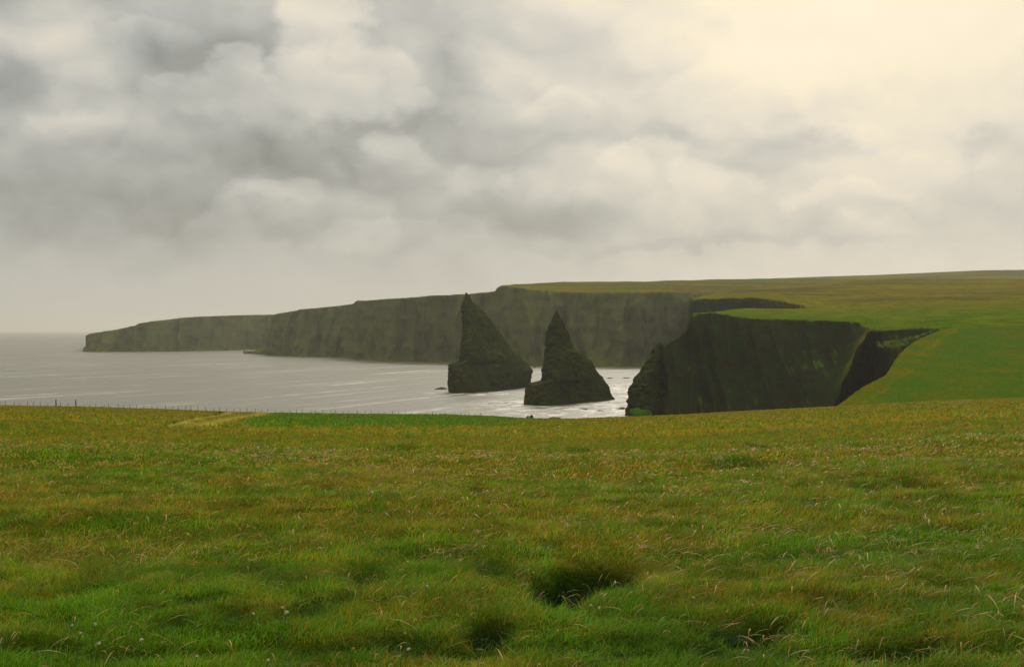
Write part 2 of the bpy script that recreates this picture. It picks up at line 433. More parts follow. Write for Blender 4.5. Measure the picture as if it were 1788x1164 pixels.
def tweak_a(px, D, Z, T):
    # the turfed spur that runs down from the cliff corner towards the viewer
    yy = HY - (Z - H) * F / D
    ln = 1512 - (yy - 574) * 0.55
    w = np.exp(-np.abs((px - ln) / 11.0) ** 1.4) * np.clip((yy - 568) / 12, 0, 1) * (T < 3.2)
    # a shallow cove bitten into the main face
    w2 = np.exp(-((px - 1235) / 30.0) ** 2) * np.clip(T, 0, 1) * (T < 4)
    return D - 42 * w, Z
def col_a(X, Y, Z, px):
    n = fbm(X / 25, Y / 40, 0.5, 4)
    c = mixc(GREEN[None, None] * 1.0, OLIVE[None, None], 0.20 + 0.6 * n)
    c = mixc(c, OLIVE[None, None] * 0.95, (Y - 620) / 220)
    yy = HY - (Z - H) * F / Y
    dl = px - (1512 - (yy - 574) * 0.55)
    al = np.exp(-((dl + 2 + 2 * n) / 4.5) ** 2) * np.clip((yy - 570) / 8, 0, 1) * np.clip((676 - yy) / 30, 0, 1)
    al = np.maximum(al, np.clip((px - 1530) / 30, 0, 1) * np.clip((1640 - px) / 20, 0, 1) * np.clip(.3 + .8 * fbm(px / 9, yy / 12, 4.0, 3), 0, .8) * (yy > 586))
    c = mixc(c, OLIVE[None, None] * 0.8, al * (Y < 520))
    return np.concatenate([c, (al * .9)[..., None]], -1)
footD = np.where(xs > 1645, footD - 4, footD); fz = np.where(xs > 1645, nz - 1.4, fz)
k2D = np.where(xs > 1650, ND_ + .5, k2D); k2z = np.where(xs > 1650, nz + .02, k2z)
loft('near_headland', xs, [(footD - 6 * cw, fz, cw), (k2D, k2z, cw), (k1D, k1z, cw), (topD, zt, .75 * cw), (bD, zb, 0), (bD + 25, zb - 6, 0), (bD + 40, zb - 70, 0)],
     [24, 8, 8, 24, 2, 3], M_near, 8, col_a, 0.9, tweak=tweak_a, z_noise=0.35, flute=1.0)

# ------------------------------------------------------------------ the field we stand on
EK = [(-900, 700, 320), (-250, 702, 310), (10, 707, 300), (250, 713.5, 290), (400, 718, 285), (600, 722, 275), (770, 724, 268), (870, 728, 262), (925, 731.5, 258), (1000, 731.5, 254), (1095, 728, 250), (1200, 724, 246), (1300, 718.5, 243),
      (1460, 711, 240), (1600, 703, 240), (1780, 697, 240), (2050, 690, 240), (2700, 680, 240)]
def edgeD(px): return np.interp(px, [k[0] for k in EK], [k[2] for k in EK])
def edgeY(px): return np.interp(px, [k[0] for k in EK], [k[1] for k in EK])
EYE = 1.6
def slope(px): return (edgeY(px) - HY) / F - EYE / edgeD(px)
def gp(x, y):
    """photo pixel on the field -> ground X, Y"""
    s = slope(x); Y = EYE / ((y - HY) / F - s)
    return (x - CX) / F * Y, Y
HOL = [(962, 1042, 28, 18, 1.0), (1040, 1014, 44, 17, 1.0), (1000, 1026, 34, 15, 1.0), (850, 1105, 36, 13, .8), (405, 1073, 30, 11, .8), (300, 1086, 30, 8, .6), (165, 1002, 26, 8, .5), (345, 1042, 36, 9, .6),
       (860, 1000, 26, 9, .5), (1300, 1098, 60, 20, .75), (1225, 1126, 55, 9, .7), (1575, 1130, 70, 13, .9), (1715, 1140, 45, 8, .6), (645, 1015, 24, 10, .6), (525, 1068, 44, 12, .7), (600, 1052, 22, 16, .6),
       (1650, 922, 44, 8, .5), (1562, 935, 36, 9, .5), (1390, 990, 60, 9, .35), (340, 1131, 60, 8, .8), (60, 1128, 50, 6, .6), (110, 862, 22, 6, .5), (830, 856, 24, 6, .5), (560, 860, 14, 5, .5), (1590, 842, 16, 7, .6), (1325, 778, 16, 4, .6),
       (1500, 845, 30, 4, .4), (1290, 806, 40, 5, .5), (960, 960, 22, 8, .5), (720, 975, 22, 8, .4), (50, 780, 36, 4, .4), (780, 968, 30, 6, .35), (1180, 975, 40, 8, .35), (100, 1080, 44, 10, .5), (1080, 1120, 60, 8, .4), (1660, 1030, 40, 8, .3), (240, 1065, 26, 8, .4),
       (1010, 790, 18, 4, .4), (480, 800, 24, 4, .35), (700, 785, 30, 4, .35), (1410, 870, 22, 5, .4), (1120, 905, 30, 6, .3), (1460, 1060, 60, 10, .35), (700, 1120, 50, 9, .45)]
HW = []
for (x, y, rx, ry, a) in HOL:
    if a < .99: a *= .5 if y < 1090 else .7
    else: rx *= 1.08; ry *= 1.1
    X0, Y0 = gp(x, y); _, Y1 = gp(x, y - ry); _, Y2 = gp(x, y + ry)
    HW.append((X0, Y0, rx / F * Y0 * 1.1, max((Y1 - Y2) * .62, .16), a))
_xr, _yr = gp(np.array([-300.0, 400.0, 900.0, 1400.0, 2100.0]), np.array([1126.0, 1130.0, 1133.0, 1136.0, 1138.0]))
def hollow(X, Y):
    h = np.zeros(np.shape(X))
    wx = fbm(X * 1.7, Y * 1.7, 2.2, 3) * 0.5
    wy = fbm(X * 1.7, Y * 1.7, 9.2, 3) * 0.5
    for (x0, y0, rx, ry, a) in HW:
        q = ((X - x0) / rx + wx) ** 2 + ((Y - y0) / ry + wy) ** 2
        h = np.maximum(h, a * np.exp(-q * q * 0.6))
    yr = np.interp(X, _xr, _yr)
    rut = 0.40 * np.exp(-((Y - yr) / 0.16) ** 2) * np.clip(0.7 + 0.9 * fbm(X / 1.3, 3.0, 1.0, 2), 0, 1)
    return np.maximum(h, rut)
def ground_z(X, Y, hol=None):
    Yc = np.maximum(Y, 1.0)
    px = np.clip(CX + F * X / Yc, -900, 2700)
    z = H - EYE - slope(px) * Y
    e = np.clip((edgeD(px) - Y) / 60, 0, 1)
    z = z + 0.05 * fbm(X / 1.1, Y / 1.1, 0.3, 3) * np.clip(40 / np.maximum(Y, 1), 0, 1) + 0.14 * fbm(X / 6, Y / 6, 4.3, 3) * np.clip(Y / 12, 0, 1) * e + 0.5 * fbm(X / 45, Y / 45, 7.3, 2) * np.clip((Y - 20) / 60, 0, 1) * e
    if hol is None: hol = hollow(X, Y)
    return z - 0.28 * hol * np.clip(Y / 9, .6, 1.6)
def green_frac(X, Y):
    """0 = ripe ochre sward, 1 = lush green"""
    Yc = np.maximum(Y, 1.0)
    px = CX + F * X / Yc
    n = 0.42 * fbm(X / 14, Y / 22, 5.0, 4) + 0.50 * fbm(X / 1.8, Y / 2.6, 6.0, 3) + 0.42 * fbm(X / .42, Y / .42, 7.7, 2)
    base = np.interp(Y, [5, 8, 11, 16, 28, 45, 80, 140, 250], [.94, .90, .72, .44, .35, .32, .22, .12, .18])
    g = base + n
    # farther fields: the mown green strip, ochre ground and the two worn tracks
    yy = HY + (H - (H - EYE - slope(np.clip(px, -900, 2700)) * Yc)) * F / Yc
    wob = 3 * fbm(px / 60, yy / 5, 2.0, 2)
    strip = np.clip((px + wob * 3 - 405 - (745 - yy) * .9) / 22, 0, 1) * np.clip((1000 - px) / 140, 0, 1) * np.clip((744.5 + wob * .2 - yy) / 2.2, 0, 1)
    g = g * (1 - strip) + 0.98 * strip
    return g, yy, px
def line(px, yy, pts, w):
    return np.exp(-((px - np.interp(yy, [p[1] for p in pts], [p[0] for p in pts])) / w) ** 2) * np.clip((749 - yy) / 4, 0, 1)
def far_marks(c, px, yy):
    """worn tracks and greener stripes of the far pasture"""
    tr = np.clip(line(px, yy, [(420, 719), (350, 730), (292, 747)], 13) + line(px, yy, [(470, 721), (400, 732), (335, 747)], 16), 0, 1) * (px > 240) * (px < 500)
    c = mixc(c, np.array([.46, .38, .08])[None], tr * .9)
    gl = line(px, yy, [(385, 722), (325, 734), (285, 746)], 7) * (px > 250) * (px < 420)
    c = mixc(c, np.array([.055, .110, .008])[None], gl * .85)
    gl2 = np.exp(-((yy - 727 - 2 * fbm(px / 50, 1.0, 1.0, 2)) / 2.4) ** 2) * np.clip((230 - px) / 60, 0, 1)
    return mixc(c, np.array([.07, .12, .010])[None], gl2 * .8)
xs = np.concatenate([np.arange(-900, -40, 12.0), np.arange(-40, 1830, 3.0), np.arange(1830, 2700, 12.0)])
rows = np.concatenate([[-25, -12, -5, 0, 1.5, 3, 4], 4.5 * np.exp(np.linspace(0, np.log(225 / 4.5), 260)), ])
Ds = [np.full(xs.shape, r) for r in rows]
eD = edgeD(xs)
for t in np.linspace(0.08, 1, 18): Ds.append(225 + (eD - 225) * t)
D = np.array(Ds)
off = np.where(xs < 0, (xs) / 900 * 22, np.where(xs > 1788, (xs - 1788) / 900 * 22, 0))
X = (xs[None] - CX) / F * np.maximum(D, 1.0) + off[None]
hol = hollow(X, D)
Z = ground_z(X, D, hol)
Z[:4] = Z[4][None]
gf, yy, pxx = green_frac(X, D)
gf = gf + 1.3 * np.clip(hol, 0, 1)
c = mixc(np.array([.235, .180, .016])[None, None], np.array([.085, .150, .010])[None, None], gf)
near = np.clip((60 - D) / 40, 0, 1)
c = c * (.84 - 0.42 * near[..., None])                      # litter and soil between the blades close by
c = mixc(c, np.array([.005, .014, .003])[None, None], hol * 1.6)  # shade of the hollows painted into the soil colour
c = far_marks(c, pxx, yy)
# beyond the ripe field: green slope rising round the head of the inlet, and the brink over the sea
ND = np.where(xs > 1460, I(neD, xs), eD); NY = np.where(xs > 1460, I(neY, xs) + ragged(xs), edgeY(xs))
zE = Z[-1]; zN = np.where(xs > 1460, zy(NY, ND), zE)
rD, rZ, rC = [], [], []
for t in np.linspace(0, 1, 40)[1:]:
    dd = np.where(xs > 1460, eD + (ND - eD) * t, eD + 2.0 * t)
    X_ = (xs - CX) / F * dd
    zz = np.where(xs > 1460, zE + (zN - zE) * t - 2.2 * np.sin(np.pi * t) * np.clip((xs - 1470) / 200, 0, 1) + 0.35 * fbm(X_ / 18, dd / 18, 3.0, 3) * np.sin(np.pi * t), zE - 1.2 * t * t)
    rD.append(dd); rZ.append(zz)
    n = fbm(X_ / 14, dd / 20, 1.0, 4) + .5 * fbm(X_ / 3.5, dd / 5, 2.0, 3)
    edge = (1 - np.clip((xs - np.interp(dd, [k[2] for k in NE], [k[0] for k in NE])) / 75, 0, 1)) ** 1.5 * (1 + n)
    cc = mixc(GREEN[None] * .92 + np.array([0, 0, .006]), (OLIVE * .85)[None], 0.16 + .5 * n + .5 * edge)
    pth = np.exp(-((xs - np.interp(dd, [k[2] for k in NE], [k[0] for k in NE]) - 34 - 9 * n - 10 * fbm(dd / 40, 7.0, 1.0, 2)) / 5.0) ** 2) * np.clip(.6 + .8 * n, 0, 1)
    cc = mixc(cc, (OLIVE * 1.25)[None], pth * .45 * (xs > 1460))
    rC.append(cc)
for dz_, dD_ in ((6, 1.5), (18, 4), (60, 10)):
    rD.append(rD[38] + np.where(xs < 1645, dD_, 0.2 + dD_ * .05)); rZ.append(np.where(xs < 1645, np.maximum(rZ[38] - dz_, -3), rZ[38] - 0.3 * dD_)); rC.append(rC[38])
D = np.concatenate([D, np.array(rD)]); Z = np.concatenate([Z, np.array(rZ)])
offs = off[None] * np.ones((D.shape[0], 1))
X = (xs[None] - CX) / F * np.maximum(D, 1.0) + offs
c = np.concatenate([c, np.array(rC)])
m, g, out = new_mat('meadow_ground')
tc = g.n('ShaderNodeTexCoord'); pos = tc.outputs['Object']
at = g.n('ShaderNodeVertexColor', layer_name='tint')
f1 = g.noise(pos, 1.1, 6, 0.7).outputs[0]
f2 = g.noise(g.vm('MULTIPLY', pos, (1.0, 0.4, 1.0)), 0.5, 5, 0.65).outputs[0]
cc = g.mix(1.0, at.outputs[0], g.ramp(f1, [(0.3, (.55, .62, .5)), (0.72, (1.45, 1.38, 1.4))]), 'MULTIPLY')
cc = g.mix(g.sm(f2, .55, .75, 0, .35), cc, (.05, .085, .014, 1))
bp = g.n('ShaderNodeBump'); bp.inputs['Distance'].default_value = 0.35; bp.inputs['Strength'].default_value = .8
g.put(bp.inputs['Height'], f1)
principled(g, out, cc, .95, 0.0, bp.outputs[0])
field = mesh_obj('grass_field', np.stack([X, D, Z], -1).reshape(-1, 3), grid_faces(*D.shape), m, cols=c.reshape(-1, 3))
tag(field, kind='structure')

# ------------------------------------------------------------------ sea
m, g, out = new_mat('sea_water')
tc = g.n('ShaderNodeTexCoord'); pos = tc.outputs['Object']
rot = g.n('ShaderNodeVectorRotate', rotation_type='Z_AXIS'); g.put(rot.inputs['Vector'], pos); rot.inputs['Angle'].default_value = math.radians(26)
rp = rot.outputs[0]   # y axis now runs along the wind streaks
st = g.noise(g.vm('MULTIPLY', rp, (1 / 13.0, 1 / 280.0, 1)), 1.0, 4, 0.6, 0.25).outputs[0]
big = g.noise(g.vm('MULTIPLY', pos, (1 / 500.0, 1 / 900.0, 1)), 1.0, 3, 0.5).outputs[0]
w1 = g.noise(g.vm('MULTIPLY', rp, (1 / 3.0, 1 / 7.0, 1)), 1.0, 5, 0.6).outputs[0]
w2 = g.noise(g.vm('MULTIPLY', rp, (1 / 22.0, 1 / 60.0, 1)), 1.0, 3, 0.5).outputs[0]
bp = g.n('ShaderNodeBump'); bp.inputs['Strength'].default_value = 1.0; bp.inputs['Distance'].default_value = 1.0
g.put(bp.inputs['Height'], g.m('ADD', g.m('MULTIPLY', w1, g.sm(st, .40, .62, .5, .25)), g.m('MULTIPLY', w2, .7)))
fo = None  # bright water round the stacks: glitter and surf painted as pale patches
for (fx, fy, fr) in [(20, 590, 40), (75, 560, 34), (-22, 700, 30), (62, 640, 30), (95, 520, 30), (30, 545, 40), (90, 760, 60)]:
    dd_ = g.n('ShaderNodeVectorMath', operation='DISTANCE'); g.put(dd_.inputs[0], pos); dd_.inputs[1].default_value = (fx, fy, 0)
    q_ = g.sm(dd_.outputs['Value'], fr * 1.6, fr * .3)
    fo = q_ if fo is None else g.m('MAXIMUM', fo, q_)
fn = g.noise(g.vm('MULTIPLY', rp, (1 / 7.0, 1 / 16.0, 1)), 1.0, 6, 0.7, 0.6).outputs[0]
glint_foam = g.m('MAXIMUM', g.m('MULTIPLY', fo, g.sm(fn, .47, .60)), g.m('MULTIPLY', g.sm(st, .56, .66, 0, .5), g.sm(fn, .40, .60, .3, 1.0)))  # streak glints painted into the base colour, along with some foam
p = principled(g, out, g.mix(glint_foam, (.135, .135, .105, 1), (.66, .65, .58, 1)), g.sm(st, .48, .62, .36, .62), .5, bp.outputs[0])
p.inputs['IOR'].default_value = 1.333
SX = 60000.0
xv = np.concatenate([-np.geomspace(SX, 60, 24), np.linspace(-50, 50, 5), np.geomspace(60, SX, 24)])
yv = np.concatenate([[-2000, -500, 0], np.geomspace(200, SX, 40)])
Yg, Xg = np.meshgrid(yv, xv, indexing='ij')
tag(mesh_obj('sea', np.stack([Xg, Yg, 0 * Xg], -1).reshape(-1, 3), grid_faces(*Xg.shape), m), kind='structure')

# ------------------------------------------------------------------ sea stacks
def stack(name, left, right, y0, base, thick, label, seed, amp=1.0):
    """left/right outline (photo px, from the apex down) placed on a fin whose two ends stand at real depths base=(Dl, Dr)"""
    Dl0, Dr0 = base
    zs_l = []; 
    def prof(keys, Dk):
        y = np.array([k[1] for k in keys], float); x = np.array([k[0] for k in keys], float)
        return zy(y, Dk), (x - CX) / F * Dk
    Dm = 0.5 * (Dl0 + Dr0)
    ztop = zy(y0, Dm)
    zl, Xl = prof(left, Dl0); zr, Xr = prof(right, Dr0)
    NZ, NA = 150, 220
    zz = np.linspace(-2.0, ztop, NZ)
    # common height scale: both outlines end at the apex
    zl = np.append(zl, -4); Xl = np.append(Xl, Xl[-1]); zr = np.append(zr, -4); Xr = np.append(Xr, Xr[-1])
    V = np.zeros((NZ, NA, 3)); cols = np.zeros((NZ, NA, 3)); ang = np.linspace(0, 2 * np.pi, NA, endpoint=False)
    axr = (left[0][0] - CX) / F * Dm
    fine = np.linspace(-3, ztop, 400)
    pf = np.interp(fine, zl[::-1], np.array([k[0] for k in left] + [left[-1][0]], float)[::-1])
    kr = np.exp(-(np.arange(-90, 91) / 34.0) ** 2); kr /= kr.sum()
    sm_ = np.convolve(np.pad(pf, 90, mode='reflect', reflect_type='odd'), kr, 'valid')
    for i, z in enumerate(zz):
        t = z / ztop
        xl_px = np.interp(z, zl[::-1], np.array([k[0] for k in left] + [left[-1][0]], float)[::-1])
        xr_px = np.interp(z, zr[::-1], np.array([k[0] for k in right] + [right[-1][0]], float)[::-1])
        f = max(0.0, min(1.0, t)) ** 1.2
        xtrue = xl_px; xs_ = np.interp(z, fine, sm_); wsm = np.clip((1 - t) * 6, 0, 1) * np.clip((xr_px - max(xs_, xtrue)) / 20, 0, 1)
        xl_px = xtrue + (xs_ - xtrue) * wsm
        a = Dl0 * (1 - f) + Dm * f; b = Dr0 * (1 - f) + Dm * f
        A = np.array([(xl_px - CX) / F * a, a]); B = np.array([(xr_px - CX) / F * b, b])
        C = .5 * (A + B); U = .5 * (B - A); L = np.linalg.norm(U) + 1e-6; N = np.array([-U[1], U[0]]) / L
        th = .4 + thick * (1 - max(0.0, min(1.0, t))) ** .9
        ca, sa = np.cos(ang), np.sin(ang); e = 0.72
        px_ = np.sign(ca) * np.abs(ca) ** e; py_ = np.sign(sa) * np.abs(sa) ** e
        P2 = C[None] + px_[:, None] * U[None] + py_[:, None] * N[None] * th
        P2 = P2 + (np.clip(-ca + .25 * np.sin(3 * ang + seed), 0, 1) ** .8)[:, None] * np.array([(xtrue - xl_px) / F * a, 0.0])[None]
        pv_ = CX + F * P2[:, 0] / P2[:, 1]
        lo, hi = pv_.min(), pv_.max()
        pv_ = xtrue + (pv_ - lo) / max(hi - lo, 1e-6) * (xr_px - xtrue)
        P2[:, 0] = (pv_ - CX) / F * P2[:, 1]
        V[i, :, 0] = P2[:, 0]; V[i, :, 1] = P2[:, 1]; V[i, :, 2] = z
    cen = V.mean(axis=1, keepdims=True)
    dirv = V - cen; dirv[..., 2] = 0; ln = np.linalg.norm(dirv, axis=2, keepdims=True) + 1e-6; dirv /= ln
    n = .9 * fbm(V[..., 0] / 16, V[..., 1] / 16, V[..., 2] / 40 + seed, 2) + fbm(V[..., 0] / 7, V[..., 1] / 7, V[..., 2] / 20 + seed, 4, .5) + .25 * perlin(V[..., 0] / 3, V[..., 1] / 3, V[..., 2] / 7) + .75 * fbm(V[..., 0] / 3.6, V[..., 1] / 3.6, V[..., 2] / 3.2 + seed, 3, .6) - .55 * np.abs(perlin(V[..., 0] / 5 + 9, V[..., 1] / 5, V[..., 2] / 60)) + .05
    led = np.round((V[..., 2] + 1.5 * fbm(V[..., 0] / 12, V[..., 1] / 12, seed, 2)) / 2.6) * 2.6 - V[..., 2]
    a = amp * np.clip(ln[..., 0] / 5, .22, 1)
    V += .95 * dirv * (a * (1.5 * n + 0.06 * led))[..., None]
    V = V.reshape(-1, 3)
    top = V[-NA:].mean(axis=0) + np.array([0, 0, .25])
    Fc = grid_faces(NZ, NA, True)
    Ft = [(NZ * NA - NA + j, NZ * NA - NA + (j + 1) % NA, NZ * NA) for j in range(NA)]
    V = np.vstack([V, top])
    o = mesh_obj(name, V, [tuple(int(q) for q in f_) for f_ in Fc] + Ft, M_stack, cols=np.tile([.045, .060, .012], (len(V), 1)))
    return tag(o, label, 'sea stack', 'pointed sea stacks off the cliffs')
o = stack('sea_stack', [(812, 511), (810, 520), (807, 532), (806, 560), (805, 600), (803, 629), (795, 634), (785, 637), (784, 655), (783, 686)],
          [(813, 511), (822, 525), (834, 536), (843, 542), (856, 556), (865, 572), (876, 585), (894, 609), (908, 622), (920, 634), (929, 645), (926, 660), (922, 674)],
          511, (697, 790), 15, 'tallest sea stack, a spire with a long ridge falling away to its right', 1.0)
o2 = stack('sea_stack', [(970.5, 542), (966, 552), (962, 562), (957, 575), (953, 593), (952, 625), (946, 645), (944, 666), (930, 669), (918, 674), (915, 692), (914, 708)],
          [(971.5, 542), (978, 555), (984, 566), (990, 575), (996, 590), (1002, 604), (1010, 611), (1019, 617), (1031, 629), (1039, 642), (1048, 652), (1057, 664), (1063, 674), (1068, 686), (1076, 697)],
          542, (585, 644), 14, 'dark evenly pointed sea stack between the tallest stack and the blunt pinnacle', 5.0)
o3 = stack('sea_stack', [(1152, 598), (1145, 604), (1137, 614), (1131, 624), (1124, 640), (1116, 653), (1109, 664), (1103, 679), (1099, 693), (1099, 712), (1093, 727)],
          [(1154, 598), (1161, 604), (1168, 614), (1174, 630), (1182, 650), (1196, 690), (1206, 735)],
          598, (505, 540), 13, 'smaller blunt rock pinnacle close against the nearest cliff, partly behind the field edge', 9.0)

# low skerries in the water
def skerry(x, y, w, h, label, seed):
    Dk = F * H / (y - HY); X0 = (x - CX) / F * Dk; a = w / F * Dk * .5; hh = h / F * Dk
    NR, NA = 9, 40
    V = []
    for i in range(NR):
        r = 1.0 - (i / (NR - 1)) ** 1.6
        z = -0.6 + (hh + .6) * (i / (NR - 1)) ** .7
        for j in range(NA):
            t = 2 * math.pi * j / NA
            q = 1 + .35 * float(perlin(math.cos(t) * 1.5 + seed, math.sin(t) * 1.5, i * .25)) + .12 * float(perlin(j * .7, seed, i * .6))
            V.append((X0 + a * r * q * math.cos(t), Dk + a * 1.3 * r * q * math.sin(t), z + .35 * hh * float(perlin(math.cos(t) * r * 2 + seed, math.sin(t) * r * 2, 2.5))))
    V = np.array(V)
    cc = V.mean(axis=0); V -= [cc[0], cc[1], 0]
    o = mesh_obj('skerry', V, grid_faces(NR, NA, True), M_stack, smooth=False, cols=np.tile([.06, .06, .03], (len(V), 1)))
    o.location = (cc[0], cc[1], 0)
    return tag(o, label, 'rock', 'low rocks awash in the bay')
skerry(770, 679, 22, 3.2, 'low dark rock awash just left of the tallest sea stack', 1)
skerry(1065, 660.5, 14, 1.6, 'thin rock awash between middle stack and pinnacle, left one of a pair', 2)
skerry(1094, 660, 14, 1.6, 'thin dark rock awash beside the pinnacle, the right one of a pair', 3)
skerry(1086, 713.5, 22, 3.0, 'low rock ledge awash at the left foot of the pinnacle', 4)
skerry(1048, 717, 16, 1.6, 'small flat rock awash below the middle stack, nearest the field edge', 5)
skerry(1019, 713.5, 26, 1.4, 'long flat reef just showing in front of the middle stack', 6)
skerry(934, 641.5, 8, 2.0, 'tiny rock in the gap between the two tall stacks', 7)

# ------------------------------------------------------------------ fence along the brink
m_wood, g, out = new_mat('weathered_post_wood')
tc = g.n('ShaderNodeTexCoord')
nz_ = g.noise(g.vm('MULTIPLY', tc.outputs['Object'], (8, 8, 1.5)), 3.0, 4, .6).outputs[0]
principled(g, out, g.mix(nz_, (.035, .028, .02, 1), (.10, .085, .06, 1)), .9, .1)
m_wire, g, out = new_mat('galvanised_wire')
pw = principled(g, out, (.25, .25, .25, 1), .5, .5); pw.inputs['Metallic'].default_value = .8
def field_pt(x, dback=2.0):
    Dk = float(edgeD(x)) - dback; Xk = (x - CX) / F * Dk
    return np.array([Xk, Dk, float(ground_z(np.array([Xk]), np.array([Dk]))[0])])
f0 = field_pt(430)
fence = empty('fence', f0)
tag(fence, 'thin post and wire fence running along the brink of the field above the sea', 'fence')
def post_mesh(name, h, r, k):
    V, Fc = [], []
    NS = 8
    lv = [(-.3, 1.0), (0.0, 1.05), (h * .5, 1.0), (h * .96, .95), (h, .7)]
    for (z, q) in lv:
        for j in range(NS):
            t = 2 * math.pi * j / NS
            V.append((r * q * math.cos(t) * (1 + .08 * math.sin(3 * t + k)), r * q * math.sin(t), z + (.03 * math.cos(t) if z == h else 0)))
    for i in range(len(lv) - 1):
        for j in range(NS):
            Fc.append((i * NS + j, i * NS + (j + 1) % NS, (i + 1) * NS + (j + 1) % NS, (i + 1) * NS + j))
    Fc.append(tuple((len(lv) - 1) * NS + j for j in range(NS)))
    me = bpy.data.meshes.new(name); me.from_pydata(V, [], Fc); me.update(); me.materials.append(m_wood)
    return me
pm = [post_mesh('post', 1.0, .055, 0), post_mesh('post', .8, .05, 2), post_mesh('post', 1.15, .06, 4)]
pt = post_mesh('post', 1.95, .14, 1)
posx = []; x = -60.0
while x < 850:
    posx.append(x + random.uniform(-2.6, 2.6)); x += 12.0
tops = []
for i, x in enumerate(posx):
    tall = abs(x - 95) < 6.5 or abs(x - 127) < 6
    me = pt if tall else random.choice(pm)
    if x > 470 and random.random() < .25: me = pm[1]
    o = bpy.data.objects.new('post', me); COL.objects.link(o); o.parent = fence
    P_ = field_pt(x)
    o.location = P_ - f0
    o.rotation_euler = (random.uniform(-.1, .1), random.uniform(-.16, .16), random.uniform(0, 3))
    if x > 450: o.scale = (.9, .9, .75)
    if tall: o['label'] = 'taller thick post standing above the rest of the fence'
    tops.append(P_ - f0)
V, Fc = [], []
for hgt in (.35, .65, .95):
    for a, b in zip(tops[:-1], tops[1:]):
        n0 = len(V)
        for p_, sg in ((a, 0), (.5 * (a + b), -.02), (b, 0)):
            for dy_, dz_ in ((0, .006), (.006, -.004), (-.006, -.004)):
                V.append((p_[0], p_[1] + dy_, p_[2] + hgt + sg + dz_))
        for s_ in (0, 3):
            for j in range(3):
                Fc.append((n0 + s_ + j, n0 + s_ + (j + 1) % 3, n0 + s_ + 3 + (j + 1) % 3, n0 + s_ + 3 + j))
mesh_obj('wire', np.array(V), Fc, m_wire, fence)

# ------------------------------------------------------------------ blades of grass
m_grass, g, out = new_mat('grass_blades')
at = g.n('ShaderNodeVertexColor', layer_name='tint')
pb = g.n('ShaderNodeBsdfPrincipled'); g.put(pb.inputs['Base Color'], at.outputs[0]); pb.inputs['Roughness'].default_value = .6; pb.inputs['Specular IOR Level'].default_value = .25
tl = g.n('ShaderNodeBsdfTranslucent'); g.put(tl.inputs['Color'], at.outputs[0])
ms = g.n('ShaderNodeMixShader'); ms.inputs[0].default_value = .42
g.nt.links.new(pb.outputs[0], ms.inputs[1]); g.nt.links.new(tl.outputs[0], ms.inputs[2]); g.nt.links.new(ms.outputs[0], out.inputs[0])

def blades(name, X, Y, hgt, wid, col, nseg, lean, curl, label, zoff=None, head=None):
    n = len(X)
    Z = ground_z(X, Y) - .015
    if zoff is not None: Z = Z + zoff
    az = rng.uniform(0, 2 * np.pi, n)                    # facing of the blade
    wd = rng.normal(math.radians(-35), 1.3, n)            # prevailing lie of the sward (towards right and viewer)
    dl = np.stack([np.cos(wd), np.sin(wd)], -1) * lean[:, None]
    wv = np.stack([np.cos(az), np.sin(az)], -1)
    lv = nseg + 1
    V = np.zeros((n, lv * 2 - 1 if head is None else lv * 2, 3), np.float32)
    for k in range(lv):
        t = k / nseg
        bend = (t ** 1.7)
        cx = X + dl[:, 0] * bend * hgt; cy = Y + dl[:, 1] * bend * hgt
        cz = Z + hgt * (t - curl * t ** 3)
        wk = wid * (1 - .55 * t) if head is None else wid * head[k]
        if k < nseg or head is not None:
            V[:, 2 * k, 0] = cx - wv[:, 0] * wk * .5; V[:, 2 * k, 1] = cy - wv[:, 1] * wk * .5; V[:, 2 * k, 2] = cz
            V[:, 2 * k + 1, 0] = cx + wv[:, 0] * wk * .5; V[:, 2 * k + 1, 1] = cy + wv[:, 1] * wk * .5; V[:, 2 * k + 1, 2] = cz
        else:
            V[:, 2 * k, 0] = cx; V[:, 2 * k, 1] = cy; V[:, 2 * k, 2] = cz
    nv = V.shape[1]
    tri = []
    for k in range(nseg):
        a = 2 * k
        if k < nseg - 1 or head is not None:
            tri += [(a, a + 1, a + 3), (a, a + 3, a + 2)]
        else:
            tri += [(a, a + 1, a + 2)]
    tri = np.array(tri)
    Fc = (tri[None] + (np.arange(n) * nv)[:, None, None]).reshape(-1, 3)
    if col.ndim == 2:
        C = np.repeat(col[:, None, :], nv, 1)
    else:
        C = col
    o = mesh_obj(name, V.reshape(-1, 3), Fc, m_grass, cols=C.reshape(-1, 3), smooth=True)
    return tag(o, label, 'grass', kind='stuff')

